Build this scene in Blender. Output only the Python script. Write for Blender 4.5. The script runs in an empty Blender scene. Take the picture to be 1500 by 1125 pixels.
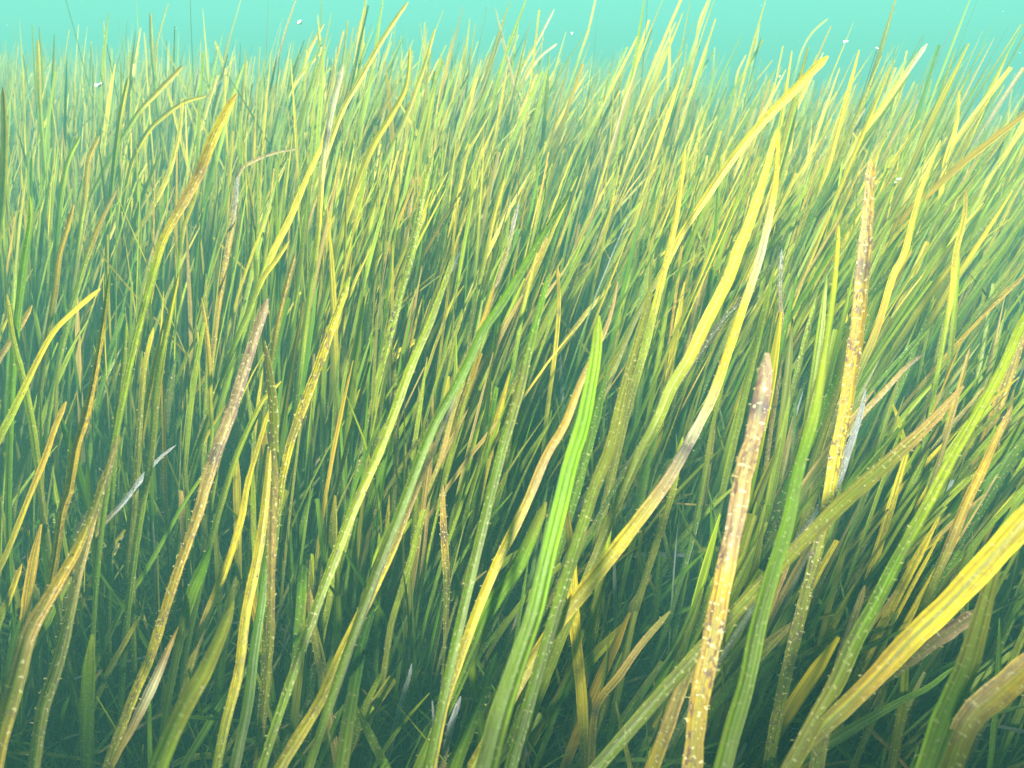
import bpy, math, random
import numpy as np
from mathutils import Vector, Matrix
random.seed(11)
rng = np.random.default_rng(11)
R = math.radians
S = bpy.context.scene

# ------------------------------------------------------------------ camera
CAM_H = 0.55
PITCH = R(26.5)
FPX = 1000.0                                   # focal length in pixels of the 1500 px wide photograph
cam = bpy.data.cameras.new('camera')
cam.sensor_width = 36.0
cam.lens = 36.0 * FPX / 1500.0
cam.clip_start = 0.01
cam.clip_end = 200.0
cam.dof.use_dof = True
cam.dof.focus_distance = 0.55
cam.dof.aperture_fstop = (cam.lens / 1000.0) / 0.0015   # entrance pupil of about a millimetre
camo = bpy.data.objects.new('camera', cam)
S.collection.objects.link(camo)
camo.location = (0, 0, CAM_H)
camo.rotation_euler = (R(90) - PITCH, 0, 0)
S.camera = camo

# ------------------------------------------------------------------ light
SUN_EL, SUN_AZ = R(34), R(-155)                # azimuth from +Y towards +X: behind the camera, to the left
w = bpy.data.worlds.new('World')
S.world = w
w.use_nodes = True
nt = w.node_tree
for n in list(nt.nodes):
    nt.nodes.remove(n)
sky = nt.nodes.new('ShaderNodeTexSky')
sky.sky_type = 'NISHITA'
sky.sun_disc = False
sky.sun_elevation = SUN_EL
sky.sun_rotation = SUN_AZ
tint = nt.nodes.new('ShaderNodeMix')
tint.data_type = 'RGBA'
tint.blend_type = 'MULTIPLY'
tint.inputs[0].default_value = 1.0
tint.inputs[7].default_value = (0.30, 0.80, 0.90, 1)      # sunlight filtered by green water
bg = nt.nodes.new('ShaderNodeBackground')
bg.inputs['Strength'].default_value = 0.055
wo = nt.nodes.new('ShaderNodeOutputWorld')
nt.links.new(sky.outputs[0], tint.inputs[6])
nt.links.new(tint.outputs[2], bg.inputs['Color'])
nt.links.new(bg.outputs[0], wo.inputs[0])

sl = bpy.data.lights.new('sun', 'SUN')
sl.energy = 5.0
sl.angle = R(6)
sl.color = (1.0, 0.95, 0.80)
so = bpy.data.objects.new('sun', sl)
S.collection.objects.link(so)
sd = Vector((math.sin(SUN_AZ) * math.cos(SUN_EL), math.cos(SUN_AZ) * math.cos(SUN_EL), math.sin(SUN_EL)))
so.rotation_euler = (-sd).to_track_quat('-Z', 'Y').to_euler()
so.location = sd * 5

S.view_settings.view_transform = 'Standard'
S.view_settings.look = 'None'
S.view_settings.exposure = 1.75
S.view_settings.gamma = 1.0
S.render.engine = 'CYCLES'
S.cycles.use_denoising = True
try:
    S.cycles.denoiser = 'OPENIMAGEDENOISE'
except Exception:
    pass
S.cycles.max_bounces = 5
S.cycles.diffuse_bounces = 3
S.cycles.glossy_bounces = 2
S.cycles.transmission_bounces = 3
S.cycles.transparent_max_bounces = 8
S.cycles.volume_bounces = 0
S.cycles.caustics_reflective = False
S.cycles.caustics_refractive = False


# ------------------------------------------------------------------ materials
def new_mat(name):
    m = bpy.data.materials.new(name)
    m.use_nodes = True
    t = m.node_tree
    for n in list(t.nodes):
        t.nodes.remove(n)
    return m, t


def blade_material():
    m, t = new_mat('seagrass_leaf')
    N, L = t.nodes.new, t.links.new
    out = N('ShaderNodeOutputMaterial')
    col = N('ShaderNodeAttribute'); col.attribute_name = 'tint'
    uv = N('ShaderNodeUVMap'); uv.uv_map = 'leaf'
    # long fibres running the length of the leaf
    mp = N('ShaderNodeMapping'); mp.inputs['Scale'].default_value = (5.5, 9.0, 1)
    L(uv.outputs[0], mp.inputs[0])
    n1 = N('ShaderNodeTexNoise'); n1.inputs['Scale'].default_value = 1.0; n1.inputs['Detail'].default_value = 2
    L(mp.outputs[0], n1.inputs[0])
    r1 = N('ShaderNodeMapRange'); r1.inputs[1].default_value = .34; r1.inputs[2].default_value = .66
    r1.inputs[3].default_value = .42; r1.inputs[4].default_value = 1.2
    L(n1.outputs[0], r1.inputs[0])
    mul = N('ShaderNodeMix'); mul.data_type = 'RGBA'; mul.blend_type = 'MULTIPLY'; mul.inputs[0].default_value = 1
    L(col.outputs['Color'], mul.inputs[6]); L(r1.outputs[0], mul.inputs[7])
    mv = N('ShaderNodeMapping'); mv.inputs['Scale'].default_value = (19, 4.0, 1); L(uv.outputs[0], mv.inputs[0])
    nv = N('ShaderNodeTexNoise'); nv.inputs['Scale'].default_value = 1.0; nv.inputs['Detail'].default_value = 1; L(mv.outputs[0], nv.inputs[0])
    rv = N('ShaderNodeMapRange'); rv.inputs[1].default_value = .35; rv.inputs[2].default_value = .6; rv.inputs[3].default_value = .66; rv.inputs[4].default_value = 1.08
    L(nv.outputs[0], rv.inputs[0])
    mul2 = N('ShaderNodeMix'); mul2.data_type = 'RGBA'; mul2.blend_type = 'MULTIPLY'; mul2.inputs[0].default_value = 1
    L(mul.outputs[2], mul2.inputs[6]); L(rv.outputs[0], mul2.inputs[7]); mul = mul2
    # greener midrib seen through the crust on older leaves
    sep = N('ShaderNodeSeparateXYZ'); L(uv.outputs[0], sep.inputs[0])
    m1 = N('ShaderNodeMath'); m1.operation = 'SUBTRACT'; m1.inputs[1].default_value = .5; L(sep.outputs[0], m1.inputs[0])
    m2 = N('ShaderNodeMath'); m2.operation = 'ABSOLUTE'; L(m1.outputs[0], m2.inputs[0])
    rr = N('ShaderNodeMapRange'); rr.inputs[1].default_value = .05; rr.inputs[2].default_value = .17
    rr.inputs[3].default_value = .3; rr.inputs[4].default_value = 0; L(m2.outputs[0], rr.inputs[0])
    rib = N('ShaderNodeMix'); rib.data_type = 'RGBA'
    rib.inputs[7].default_value = (.13, .25, .015, 1)
    L(rr.outputs[0], rib.inputs[0]); L(mul.outputs[2], rib.inputs[6])
    # crust, scars and small dark pits, stronger where the leaf is old
    mp2 = N('ShaderNodeMapping'); mp2.inputs['Scale'].default_value = (3.2, 210.0, 1)
    L(uv.outputs[0], mp2.inputs[0])
    n2 = N('ShaderNodeTexNoise'); n2.inputs['Scale'].default_value = 1.0; n2.inputs['Detail'].default_value = 5; n2.inputs['Roughness'].default_value = .7; n2.inputs['Distortion'].default_value = .6
    L(mp2.outputs[0], n2.inputs[0])
    r2 = N('ShaderNodeMapRange'); r2.inputs[1].default_value = .48; r2.inputs[2].default_value = .58
    L(n2.outputs[0], r2.inputs[0])
    mpp = N('ShaderNodeMapping'); mpp.inputs['Scale'].default_value = (1.3, 34.0, 1); L(uv.outputs[0], mpp.inputs[0])
    npt = N('ShaderNodeTexNoise'); npt.inputs['Scale'].default_value = 1.0; npt.inputs['Detail'].default_value = 4; L(mpp.outputs[0], npt.inputs[0])
    rpt = N('ShaderNodeMapRange'); rpt.inputs[1].default_value = .36; rpt.inputs[2].default_value = .54; L(npt.outputs[0], rpt.inputs[0])
    patch = N('ShaderNodeMath'); patch.operation = 'MULTIPLY'; L(rpt.outputs[0], patch.inputs[0]); L(col.outputs['Alpha'], patch.inputs[1])
    k = N('ShaderNodeMath'); k.operation = 'MULTIPLY'; L(r2.outputs[0], k.inputs[0]); L(patch.outputs[0], k.inputs[1])
    sp = N('ShaderNodeMix'); sp.data_type = 'RGBA'; sp.inputs[7].default_value = (.13, .07, .06, 1)
    L(k.outputs[0], sp.inputs[0]); L(rib.outputs[2], sp.inputs[6])
    mp3 = N('ShaderNodeMapping'); mp3.inputs['Scale'].default_value = (3.4, 520.0, 1); mp3.inputs['Location'].default_value = (7, 3, 0)
    L(uv.outputs[0], mp3.inputs[0])
    n3 = N('ShaderNodeTexNoise'); n3.inputs['Scale'].default_value = 1.0; n3.inputs['Detail'].default_value = 2
    L(mp3.outputs[0], n3.inputs[0])
    r3 = N('ShaderNodeMapRange'); r3.inputs[1].default_value = .6; r3.inputs[2].default_value = .68
    r3.inputs[4].default_value = .75
    L(n3.outputs[0], r3.inputs[0])
    k3 = N('ShaderNodeMath'); k3.operation = 'MULTIPLY'; L(r3.outputs[0], k3.inputs[0]); L(col.outputs['Alpha'], k3.inputs[1])
    wh = N('ShaderNodeMix'); wh.data_type = 'RGBA'; wh.inputs[7].default_value = (.9, .82, .45, 1)
    L(k3.outputs[0], wh.inputs[0]); L(sp.outputs[2], wh.inputs[6])
    base = wh.outputs[2]
    # roughness relief
    bmp = N('ShaderNodeBump'); bmp.inputs['Strength'].default_value = .55; bmp.inputs['Distance'].default_value = .0006
    add = N('ShaderNodeMath'); L(n1.outputs[0], add.inputs[0]); L(n2.outputs[0], add.inputs[1])
    L(add.outputs[0], bmp.inputs['Height'])
    p = N('ShaderNodeBsdfPrincipled')
    L(base, p.inputs['Base Color']); L(bmp.outputs[0], p.inputs['Normal'])
    p.inputs['Roughness'].default_value = .42
    p.inputs['Specular IOR Level'].default_value = .35
    tr = N('ShaderNodeBsdfTranslucent'); 
    tc = N('ShaderNodeMix'); tc.data_type = 'RGBA'; tc.blend_type = 'MULTIPLY'; tc.inputs[0].default_value = 1
    tc.inputs[7].default_value = (.95, 1.0, .45, 1); L(base, tc.inputs[6]); L(tc.outputs[2], tr.inputs['Color'])
    mx = N('ShaderNodeMixShader'); mx.inputs[0].default_value = .26
    L(p.outputs[0], mx.inputs[1]); L(tr.outputs[0], mx.inputs[2])
    L(mx.outputs[0], out.inputs[0])
    return m


def plain_material(name, col, rough=.6, spec=.4, scale=30, var=.3):
    m, t = new_mat(name)
    N, L = t.nodes.new, t.links.new
    out = N('ShaderNodeOutputMaterial'); p = N('ShaderNodeBsdfPrincipled')
    n = N('ShaderNodeTexNoise'); n.inputs['Scale'].default_value = scale; n.inputs['Detail'].default_value = 6
    tc = N('ShaderNodeTexCoord'); L(tc.outputs['Object'], n.inputs[0])
    rp = N('ShaderNodeMix'); rp.data_type = 'RGBA'
    rp.inputs[6].default_value = tuple(c * (1 - var) for c in col) + (1,)
    rp.inputs[7].default_value = tuple(min(1, c * (1 + var)) for c in col) + (1,)
    L(n.outputs[0], rp.inputs[0]); L(rp.outputs[2], p.inputs['Base Color'])
    p.inputs['Roughness'].default_value = rough
    p.inputs['Specular IOR Level'].default_value = spec
    b = N('ShaderNodeBump'); b.inputs['Strength'].default_value = .6; b.inputs['Distance'].default_value = .01
    L(n.outputs[0], b.inputs['Height']); L(b.outputs[0], p.inputs['Normal'])
    L(p.outputs[0], out.inputs[0])
    return m


M_BLADE = blade_material()
M_CRUST = plain_material('epiphyte_crust', (.62, .54, .22), .35, .6, 400, .25)
M_MUD = plain_material('sediment', (.02, .028, .02), .95, .1, 14, .5)
M_FLECK = plain_material('drifting_fleck', (.85, .85, .8), .5, .4, 200, .1)

# ------------------------------------------------------------------ setting
def bed(x, y):
    # a shallow bank: the bed drops beyond the near grass, sooner to the right, then runs on level in low rolls
    q = np.clip((y - 1.25 + .25 * np.tanh(x * .8)) / 1.7, 0, 1)
    q = q * q * (3 - 2 * q)
    return -.02 - .17 * q + q * (.055 * np.sin(x * 1.3 + .9 + .8 * np.sin(y * 1.1)) - .05 * np.tanh(x * .8)) + .008 * np.sin(x * 7.1 + y * 4.3)
gv = []
gf = []
GN = 160
for j in range(GN + 1):
    for i in range(GN + 1):
        x = -21 + 42 * i / GN; y = -7 + 38 * j / GN
        gv.append((x, y, float(bed(x, y))))
for j in range(GN):
    for i in range(GN):
        a = j * (GN + 1) + i
        gf.append((a, a + 1, a + GN + 2, a + GN + 1))
me = bpy.data.meshes.new('seabed'); me.from_pydata(gv, [], gf); me.materials.append(M_MUD)
for p in me.polygons: p.use_smooth = True
o = bpy.data.objects.new('seabed', me); S.collection.objects.link(o); o['kind'] = 'structure'

# ------------------------------------------------------------------ leaf ribbons
def frames(P, face):
    """tangent, side and normal for centrelines P (n,k,3); face: (n,3) or (n,k,3) direction the leaf's face looks to"""
    T = np.gradient(P, axis=1)
    T /= np.linalg.norm(T, axis=2, keepdims=True) + 1e-9
    F = face if face.ndim == 3 else np.repeat(face[:, None, :], P.shape[1], 1)
    Sd = np.cross(T, F)
    Sd /= np.linalg.norm(Sd, axis=2, keepdims=True) + 1e-9
    Nn = np.cross(Sd, T)
    return T, Sd, Nn


def ribbon_arrays(P, W, face, tint, cross=5, cup=.16):
    """P (n,k,3), W (n,k) full width, tint (n,k,4) -> verts, quads, uv per vert, colour per vert"""
    n, k, _ = P.shape
    T, Sd, Nn = frames(P, face)
    u = np.linspace(0, 1, cross)
    prof = (np.abs(u - .5) * 2) ** 1.5 * cup              # gently cupped across
    if cross >= 5:
        prof = prof + np.where(np.arange(cross) == cross // 2, -.05, 0)
    V = (P[:, :, None, :] + Sd[:, :, None, :] * ((u - .5)[None, None, :, None] * W[:, :, None, None])
         + Nn[:, :, None, :] * (prof[None, None, :, None] * W[:, :, None, None]))
    seg = np.linalg.norm(np.diff(P, axis=1), axis=2)
    v = np.concatenate([np.zeros((n, 1)), np.cumsum(seg, 1)], 1) + rng.uniform(0, 40, (n, 1))
    UV = np.stack([np.broadcast_to(u[None, None, :], (n, k, cross)) + rng.integers(0, 1, (n, 1, 1)),
                   np.broadcast_to(v[:, :, None], (n, k, cross))], -1)
    C = np.broadcast_to(tint[:, :, None, :], (n, k, cross, 4))
    idx = np.arange(n * k * cross).reshape(n, k, cross)
    Q = np.stack([idx[:, :-1, :-1], idx[:, :-1, 1:], idx[:, 1:, 1:], idx[:, 1:, :-1]], -1).reshape(-1, 4)
    return V.reshape(-1, 3), Q, UV.reshape(-1, 2), C.reshape(-1, 4)


def make_mesh(name, V, Q, UV, C, mats, matidx=None):
    me = bpy.data.meshes.new(name)
    me.vertices.add(len(V)); me.vertices.foreach_set('co', V.astype(np.float32).ravel())
    me.loops.add(Q.size); me.loops.foreach_set('vertex_index', Q.astype(np.int32).ravel())
    me.polygons.add(len(Q))
    me.polygons.foreach_set('loop_start', np.arange(0, Q.size, Q.shape[1], dtype=np.int32))
    me.polygons.foreach_set('loop_total', np.full(len(Q), Q.shape[1], dtype=np.int32))
    me.polygons.foreach_set('use_smooth', np.ones(len(Q), dtype=bool))
    if matidx is not None:
        me.polygons.foreach_set('material_index', matidx.astype(np.int32))
    me.update(calc_edges=True)
    l = me.uv_layers.new(name='leaf')
    l.data.foreach_set('uv', UV[Q.ravel()].astype(np.float32).ravel())
    a = me.attributes.new('tint', 'FLOAT_COLOR', 'POINT')
    a.data.foreach_set('color', C.astype(np.float32).ravel())
    for m in mats: me.materials.append(m)
    return me


# small crust knobs and bubbles clinging to a leaf: octahedra as quads with a doubled corner avoided -> use little boxes of quads
CUBE = np.array([(-1, -1, -1), (1, -1, -1), (1, 1, -1), (-1, 1, -1), (-1, -1, 1), (1, -1, 1), (1, 1, 1), (-1, 1, 1)], float)
CUBE /= np.linalg.norm(CUBE, axis=1, keepdims=True)
CQ = np.array([(0, 3, 2, 1), (4, 5, 6, 7), (0, 1, 5, 4), (1, 2, 6, 5), (2, 3, 7, 6), (3, 0, 4, 7)])


def knobs(centres, radii):
    n = len(centres)
    V = centres[:, None, :] + CUBE[None] * radii[:, None, :]
    Q = CQ[None] + (np.arange(n) * 8)[:, None, None]
    return V.reshape(-1, 3), Q.reshape(-1, 4)


# pixel <-> space, for tracing leaves at their own distance
CP, SP = math.cos(PITCH), math.sin(PITCH)
def unproject(x, y, d):
    a = (x - 750.0) / FPX * d; b = (562.5 - y) / FPX * d
    return np.array((a, d * CP + b * SP, CAM_H - d * SP + b * CP))
def project(P):
    r = P - np.array((0, 0, CAM_H))
    d = r[..., 1] * CP - r[..., 2] * SP
    b = r[..., 1] * SP + r[..., 2] * CP
    d = np.maximum(d, 1e-4)
    return 750 + FPX * r[..., 0] / d, 562.5 - FPX * b / d, d


PAL = dict(Y=(.76, .60, .025), O=(.66, .42, .03), T=(.55, .36, .10), P=(.50, .32, .17), G=(.14, .28, .004), L=(.38, .47, .012),
           V=(.25, .25, .022), D=(.03, .09, .006), S=(.42, .44, .50), B=(.09, .07, .05), W=(.78, .70, .42), X=(.24, .50, .01))
CNAME = dict(Y='bright yellow', O='orange-yellow', T='tan', P='pinkish tan', G='green', L='yellow-green', V='olive',
             D='dark green', S='silvery grey', B='dark brown', W='pale cream', X='vivid lime')

# every traced leaf: points from the tip down (pixels), widths (pixels) at tip .. foot, colours tip .. foot, wear 0-1, bruises, label
H = []
def leaf(pts, ws, cols, wear=.3, bruise=(), label=None, mark=None, loose=False, dmul=1.0):
    H.append(dict(pts=pts, ws=ws, cols=cols, wear=wear, bruise=bruise, label=label, mark=mark, loose=loose, dmul=dmul))

#HEROES
leaf([(392,437),(365,520),(340,600),(316,665),(300,715),(291,750),(267,817),(243,890),(220,963),(193,1027),(160,1117)],[13,19,20,16,17,15,17],'PPTOYV',.8,[(.33,.03)],
     'tall pinkish tan worn blade with purple streaks, left of the lower centre','pinkish tan worn blade at left')
leaf([(512,405),(490,470),(467,535),(437,615),(422,662),(410,725),(402,800),(395,870)],[12,15,15,13,12,12],'LYYYGG',.9,[(.5,.03)],
     'yellow crusted blade with blunt tip and dark scar, bending right at centre left','yellow crusted blade at centre left')
leaf([(387,498),(397,562),(402,625),(400,708),(399,750),(397,850),(396,933),(387,1033),(377,1117)],[10,16,16,13,14,14],'VVTVV',.8,[],
     'upright olive-brown furry blade behind the pinkish tan worn blade at left')
leaf([(160,400),(153,458),(140,540),(125,610),(110,660),(100,720),(90,750),(77,833),(63,890),(43,937),(20,1000)],[6,10,14,15,14,15,15],'LOOOOT',.6,[(.1,.02)],
     'long orange-yellow blade running down the far left side','long orange-yellow blade far left')
leaf([(97,588),(80,628),(67,668),(40,735),(10,810),(-20,870)],[9,10,9,10,11],'OOYV',.4,[],
     'short orange-tipped blade with blunt end near the left edge','short orange-tipped blade near left edge')
leaf([(147,423),(110,455),(80,485),(57,525),(20,602),(-15,670)],[9,9,9,12,14],'YYYLV',.3,[],
     'yellow blade bent sharply right with blunt tip, upper left edge','bent yellow blade at left edge')
leaf([(47,447),(30,478),(10,508),(-15,550)],[7,8,9],'OTT',.5)
leaf([(295,435),(302,485),(307,542),(308,592),(310,642),(300,700)],[3,8,9,6,5],'OOYLG',.4,[],
     'pointed orange-yellow blade leaning left among uprights at left','pointed orange-yellow blade leaning left')
leaf([(502,95),(485,165),(472,250),(467,325),(462,370),(443,508),(430,608),(410,720),(392,800)],[8,11,10,9,11,13,14,13],'WWYLLGGG',.4,[(.15,.02)],
     'very long pale-tipped blade, yellow above and green below, left of centre','very long pale-tipped blade')
leaf([(634,228),(620,285),(605,365),(580,458),(567,508),(550,575),(535,640),(515,720)],[9,11,12,12,10,9],'LLLLV',1,[],
     'knobbly yellow-green blade with rounded tip above centre','knobbly yellow-green blade above centre')
leaf([(667,370),(633,465),(600,542),(570,625),(550,675),(520,742),(490,820),(460,900)],[7,13,16,16,17,16],'LLLLLG',.5,[],
     'broad yellow-green blade slanting right just left of centre','broad yellow-green blade left of centre')
leaf([(837,280),(795,345),(773,382),(733,448),(707,485),(687,528),(667,568),(643,608),(623,652),(590,740),(555,830)],[7,12,15,16,16,16,17,17],'DGGGGD',.2,[],
     'deep green blade crossing the centre diagonally, pointed dark tip','deep green diagonal blade')
leaf([(877,462),(873,518),(863,575),(853,625),(837,675),(821,742),(800,827),(783,900),(760,967),(733,1050),(712,1130)],[14,23,26,28,31,33,37,41],'LXXXGGG',.12,[],
     'vivid lime green very broad blade standing in the bottom centre','vivid lime green broad blade')
leaf([(905,412),(890,475),(853,555),(827,622),(800,668),(770,740),(740,800),(713,860),(693,910),(673,967),(653,1027),(640,1090)],[5,9,14,16,17,17,16,14],'TTOTYYYY',.4,[],
     'tan-yellow blade with green midrib just left of the lime green blade','tan-yellow blade beside the lime blade')
leaf([(668,580),(643,640),(626,678),(600,742),(577,800),(550,857),(527,903),(497,965),(467,1030),(430,1090)],[6,8,10,14,18,20,20,21],'WTTYYYY',.5,[(.06,.03)],
     'long tan blade with whitish tip slanting to the bottom left of centre','long tan blade with whitish tip')
leaf([(682,560),(668,590),(647,668),(623,742),(603,817),(588,865),(573,917),(563,983),(548,1070)],[5,9,12,12,11,11],'VTLLVV',.5)
leaf([(829,735),(834,780),(837,817),(840,893),(847,967),(853,1033),(857,1120)],[6,18,20,20,19,15],'TYYYYV',.3,[],
     'pale yellow striped blade leaning left, in front of the bottom centre','pale yellow striped blade leaning left')
leaf([(1138,188),(1125,240),(1100,320),(1080,370),(1067,408),(1033,475),(1010,525),(985,565),(965,612),(933,675),(900,750)],[7,14,20,21,21,20,18,16],'YYYYLLV',.3,[],
     'broad bright yellow blade curving up to the right of centre','broad bright yellow curved blade')
leaf([(1141,185),(1135,275),(1115,370),(1103,408),(1080,475),(1063,525),(1043,582),(1020,628),(1000,665),(975,708),(940,755),(900,807),(853,867),(817,913),(780,967),(755,1010)],[5,11,13,14,15,17,18,22,25,25,24,21],'YYWYYWPYYYY',.4,[(.535,.035)],
     'long S-shaped yellow blade with a purple bruise, right of centre','S-shaped bruised yellow blade')
leaf([(1277,233),(1272,300),(1266,375),(1263,400),(1257,475),(1247,542),(1237,608),(1223,675),(1207,767),(1190,833),(1173,900),(1153,983),(1135,1067),(1125,1125)],[14,22,22,22,21,19,19,18],'OTOOYVVVL',.9,[(.18,.025)],
     'tall golden-tan blade with a purple band and fuzzy edges at right','tall golden-tan banded blade')
leaf([(1124,517),(1117,575),(1103,642),(1090,692),(1080,750),(1063,833),(1050,900),(1037,967),(1023,1033),(1014,1125)],[22,30,31,31,33,33,34],'PPTPOTOT',1,[(.03,.02),(.13,.012),(.24,.014),(.42,.02),(.6,.012)],
     'broad pinkish tan blade with dark pitted stripes and blunt tip, bottom right of centre','broad pinkish pitted blade')
leaf([(1229,330),(1223,408),(1207,525),(1193,608),(1173,675),(1153,767),(1130,843),(1110,917),(1093,1000),(1073,1067),(1058,1125)],[5,10,15,19,23,26,29,31],'YLLGGGGG',.2,[],
     'broad green blade right beside the pinkish pitted blade','broad green blade right of centre')
leaf([(1545,720),(1497,767),(1433,837),(1383,890),(1333,937),(1283,990),(1240,1033),(1187,1083),(1150,1125)],[40,40,38,36,30,26,24],'YYYYOVV',.25,[],
     'bright yellow wide blade sweeping in from the right edge, close to the lens','bright yellow wide sweeping blade')
leaf([(1440,893),(1393,923),(1350,953),(1300,990),(1245,1035)],[24,24,20,16],'PPTT',.9,[],
     'fuzzy pinkish blade lying under the bright yellow wide sweeping blade')
leaf([(1550,945),(1500,983),(1467,1013),(1427,1045),(1407,1080),(1390,1130)],[42,40,38,36],'OOTV',.5,[],
     'very wide blurred orange blade in the bottom right corner','blurred orange corner blade')
leaf([(1478,770),(1452,850),(1430,930),(1413,983),(1383,1050),(1355,1130)],[8,18,30,34,34,34],'VVVGG',.2,[],
     'very wide blurred green blade near the bottom right corner')
leaf([(1530,420),(1497,475),(1467,542),(1427,615),(1393,675),(1353,750),(1313,823),(1283,883),(1253,937),(1230,990),(1195,1055),(1160,1120)],[12,15,16,17,20,24,27,26],'LLLLGGVV',.4,[],
     'long green blade slanting from the right edge down to the bottom','long green slanting blade')
leaf([(1267,858),(1250,910),(1233,957),(1220,1010),(1207,1067),(1195,1130)],[9,12,14,20,24],'TTTTV',.5,[],
     'tan blade with cut tip below the long green slanting blade')
leaf([(1412,565),(1367,615),(1317,662),(1273,702),(1233,738),(1180,790)],[9,18,24,26,22],'TTVVV',.4,[],
     'broad faded olive-tan blade lying diagonally at right')
leaf([(1353,518),(1327,538),(1293,575),(1267,602),(1230,650)],[6,10,10,8],'BTTV',.6,[(.03,.03)],
     'brown blade with a dark curled tip at right')
leaf([(1268,570),(1260,608),(1243,658),(1225,710),(1190,760)],[6,11,14,12],'SSSS',.6,[],
     'silvery lilac dead blade behind the tall golden-tan banded blade')
leaf([(1483,595),(1460,642),(1437,692),(1413,742),(1390,800),(1368,850)],[8,12,15,16,12],'TOOTV',.4,[],
     'orange-tan blade slanting near the right edge')
leaf([(1378,205),(1352,270),(1338,320),(1325,370),(1308,405),(1285,480),(1262,535)],[5,9,10,12,12],'YYYYOV',.2)
leaf([(1358,64),(1325,110),(1290,160),(1258,203),(1225,260)],[7,10,9,6],'WYYL',.3,[],
     'tall yellow blade rising highest toward the upper right','tall yellow blade at upper right')
leaf([(1268,158),(1235,210),(1190,265),(1150,320),(1120,362),(1090,420)],[4,7,7,7],'TYYL',.4)
leaf([(1213,82),(1190,104),(1165,130),(1125,170),(1090,210),(1060,250),(1030,295),(1000,340),(980,380),(933,462),(900,535),(877,588)],[13,16,15,14,12,9,9,13,16],'YYYYYVVV',.3,[],
     'arching yellow blade bending over to the right against the open water','arching yellow blade')
leaf([(957,125),(935,175),(910,210),(890,250),(865,310)],[5,7,7,6],'YYYL',.3)
leaf([(930,185),(920,240),(910,300),(900,360),(890,420)],[5,7,7,6],'YYLL',.3)
leaf([(930,188),(937,250),(945,300),(952,370),(950,420)],[4,5,5],'YLG',.3)
leaf([(812,13),(790,55),(765,100),(750,135),(730,180),(712,235)],[3,6,6,6],'WYYL',.3)
leaf([(816,64),(790,85),(770,115),(750,150),(730,200)],[4,6,6],'WYL',.3)
leaf([(1004,215),(995,290),(985,345),(962,440),(945,508),(917,608),(900,680)],[6,11,13,15,15],'YYYLVV',.4,[],
     'yellow bundle-like upright blade above the middle of the right half','upright yellow blade right of centre')
leaf([(1017,143),(1012,210),(1003,290),(990,350)],[5,6,6],'TYL',.4)
leaf([(880,158),(877,225),(882,300),(887,370),(880,430)],[4,6,6],'TTO',.6)
leaf([(958,215),(915,275),(870,330),(835,385)],[3,5,5],'TOT',.4)
leaf([(918,250),(870,290),(830,322),(800,350)],[4,5,5],'OTT',.4)
leaf([(1160,215),(1172,260),(1168,300),(1150,340)],[3,6,5],'YYL',.2)
leaf([(1405,132),(1400,185),(1385,235),(1375,300),(1360,345)],[5,8,8,7],'YYYL',.2)
leaf([(1415,278),(1412,320),(1400,370),(1395,420),(1385,480)],[6,10,10,8],'OYYL',.4)
leaf([(1476,264),(1440,300),(1420,328),(1395,370)],[4,6,6],'YYL',.2)
leaf([(1515,165),(1470,230),(1450,260),(1425,310)],[6,8,7],'YYL',.2)
leaf([(1113,28),(1107,65),(1100,100)],[3,4,3],'YYL',.2)
leaf([(1213,27),(1190,48),(1175,75),(1165,110)],[3,4,3],'YYL',.2,[],'thin hooked blade tip standing alone in the clear water')
leaf([(1040,-5),(1025,30),(1020,60),(1010,110),(995,155),(978,200)],[3,6,7,6],'YYYL',.2)
leaf([(874,-8),(862,45),(850,80),(835,125)],[3,5,4],'YYL',.2)
leaf([(990,32),(980,55),(965,90),(950,130)],[3,5,4],'YYL',.2)
leaf([(1093,80),(1080,110),(1077,150)],[3,5,4],'YYL',.2)
leaf([(598,2),(575,35),(550,75),(525,120),(500,165),(475,235),(450,300)],[5,9,9,9,8],'YYYYL',.3,[],
     'tall yellow blade reaching the top edge left of centre','tall yellow blade at the top edge')
leaf([(477,69),(445,105),(425,135),(402,185)],[4,7,6],'YYL',.3)
leaf([(475,34),(455,70),(440,110)],[4,7,5],'OYL',.3)
leaf([(268,96),(240,125),(207,160),(190,185)],[6,9,7],'OYL',.4)
leaf([(303,140),(270,150),(240,170),(215,195),(193,240),(180,300)],[5,8,8,7],'YYYL',.3,[],
     'yellow blade with tip bent almost level at upper left','level-tipped yellow blade')
leaf([(347,137),(325,175),(305,220),(292,255),(268,298),(240,350),(225,400)],[10,17,16,14,12],'OYOTYL',.5,[(.42,.04)],
     'broad yellow blade with a purple streak at upper left','broad yellow streaked blade')
leaf([(442,217),(400,225),(370,237),(353,249),(345,280),(335,340),(328,400)],[3,7,8,8,6],'TTTTVV',.9,[(.0,.02)],
     'furry tan blade bent over nearly level, upper left of centre','furry bent-over tan blade')
leaf([(623,184),(600,220),(575,260),(560,290)],[3,7,6],'TSY',.8)
leaf([(601,68),(595,125),(575,165),(545,215),(525,265),(505,325),(490,380)],[5,10,12,12,9],'YYYYL',.2,[],
     'brightest yellow thick blade in the crowd left of top centre','brightest yellow thick blade')
leaf([(637,42),(625,85),(610,130),(595,170),(570,225)],[4,7,8,7],'YYYL',.2)
leaf([(725,67),(710,105),(685,150),(670,200),(655,260)],[4,6,6],'YYL',.2)
leaf([(740,258),(725,310),(712,370),(700,420)],[5,8,8],'YYL',.3)
leaf([(715,308),(690,335),(665,380),(640,430)],[4,7,7],'WTL',.4)
leaf([(676,325),(645,370),(620,410)],[4,6,6],'YLL',.3)
leaf([(605,258),(600,310),(592,370),(585,430),(575,500)],[5,8,8,7],'TTOL',.6)
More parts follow.
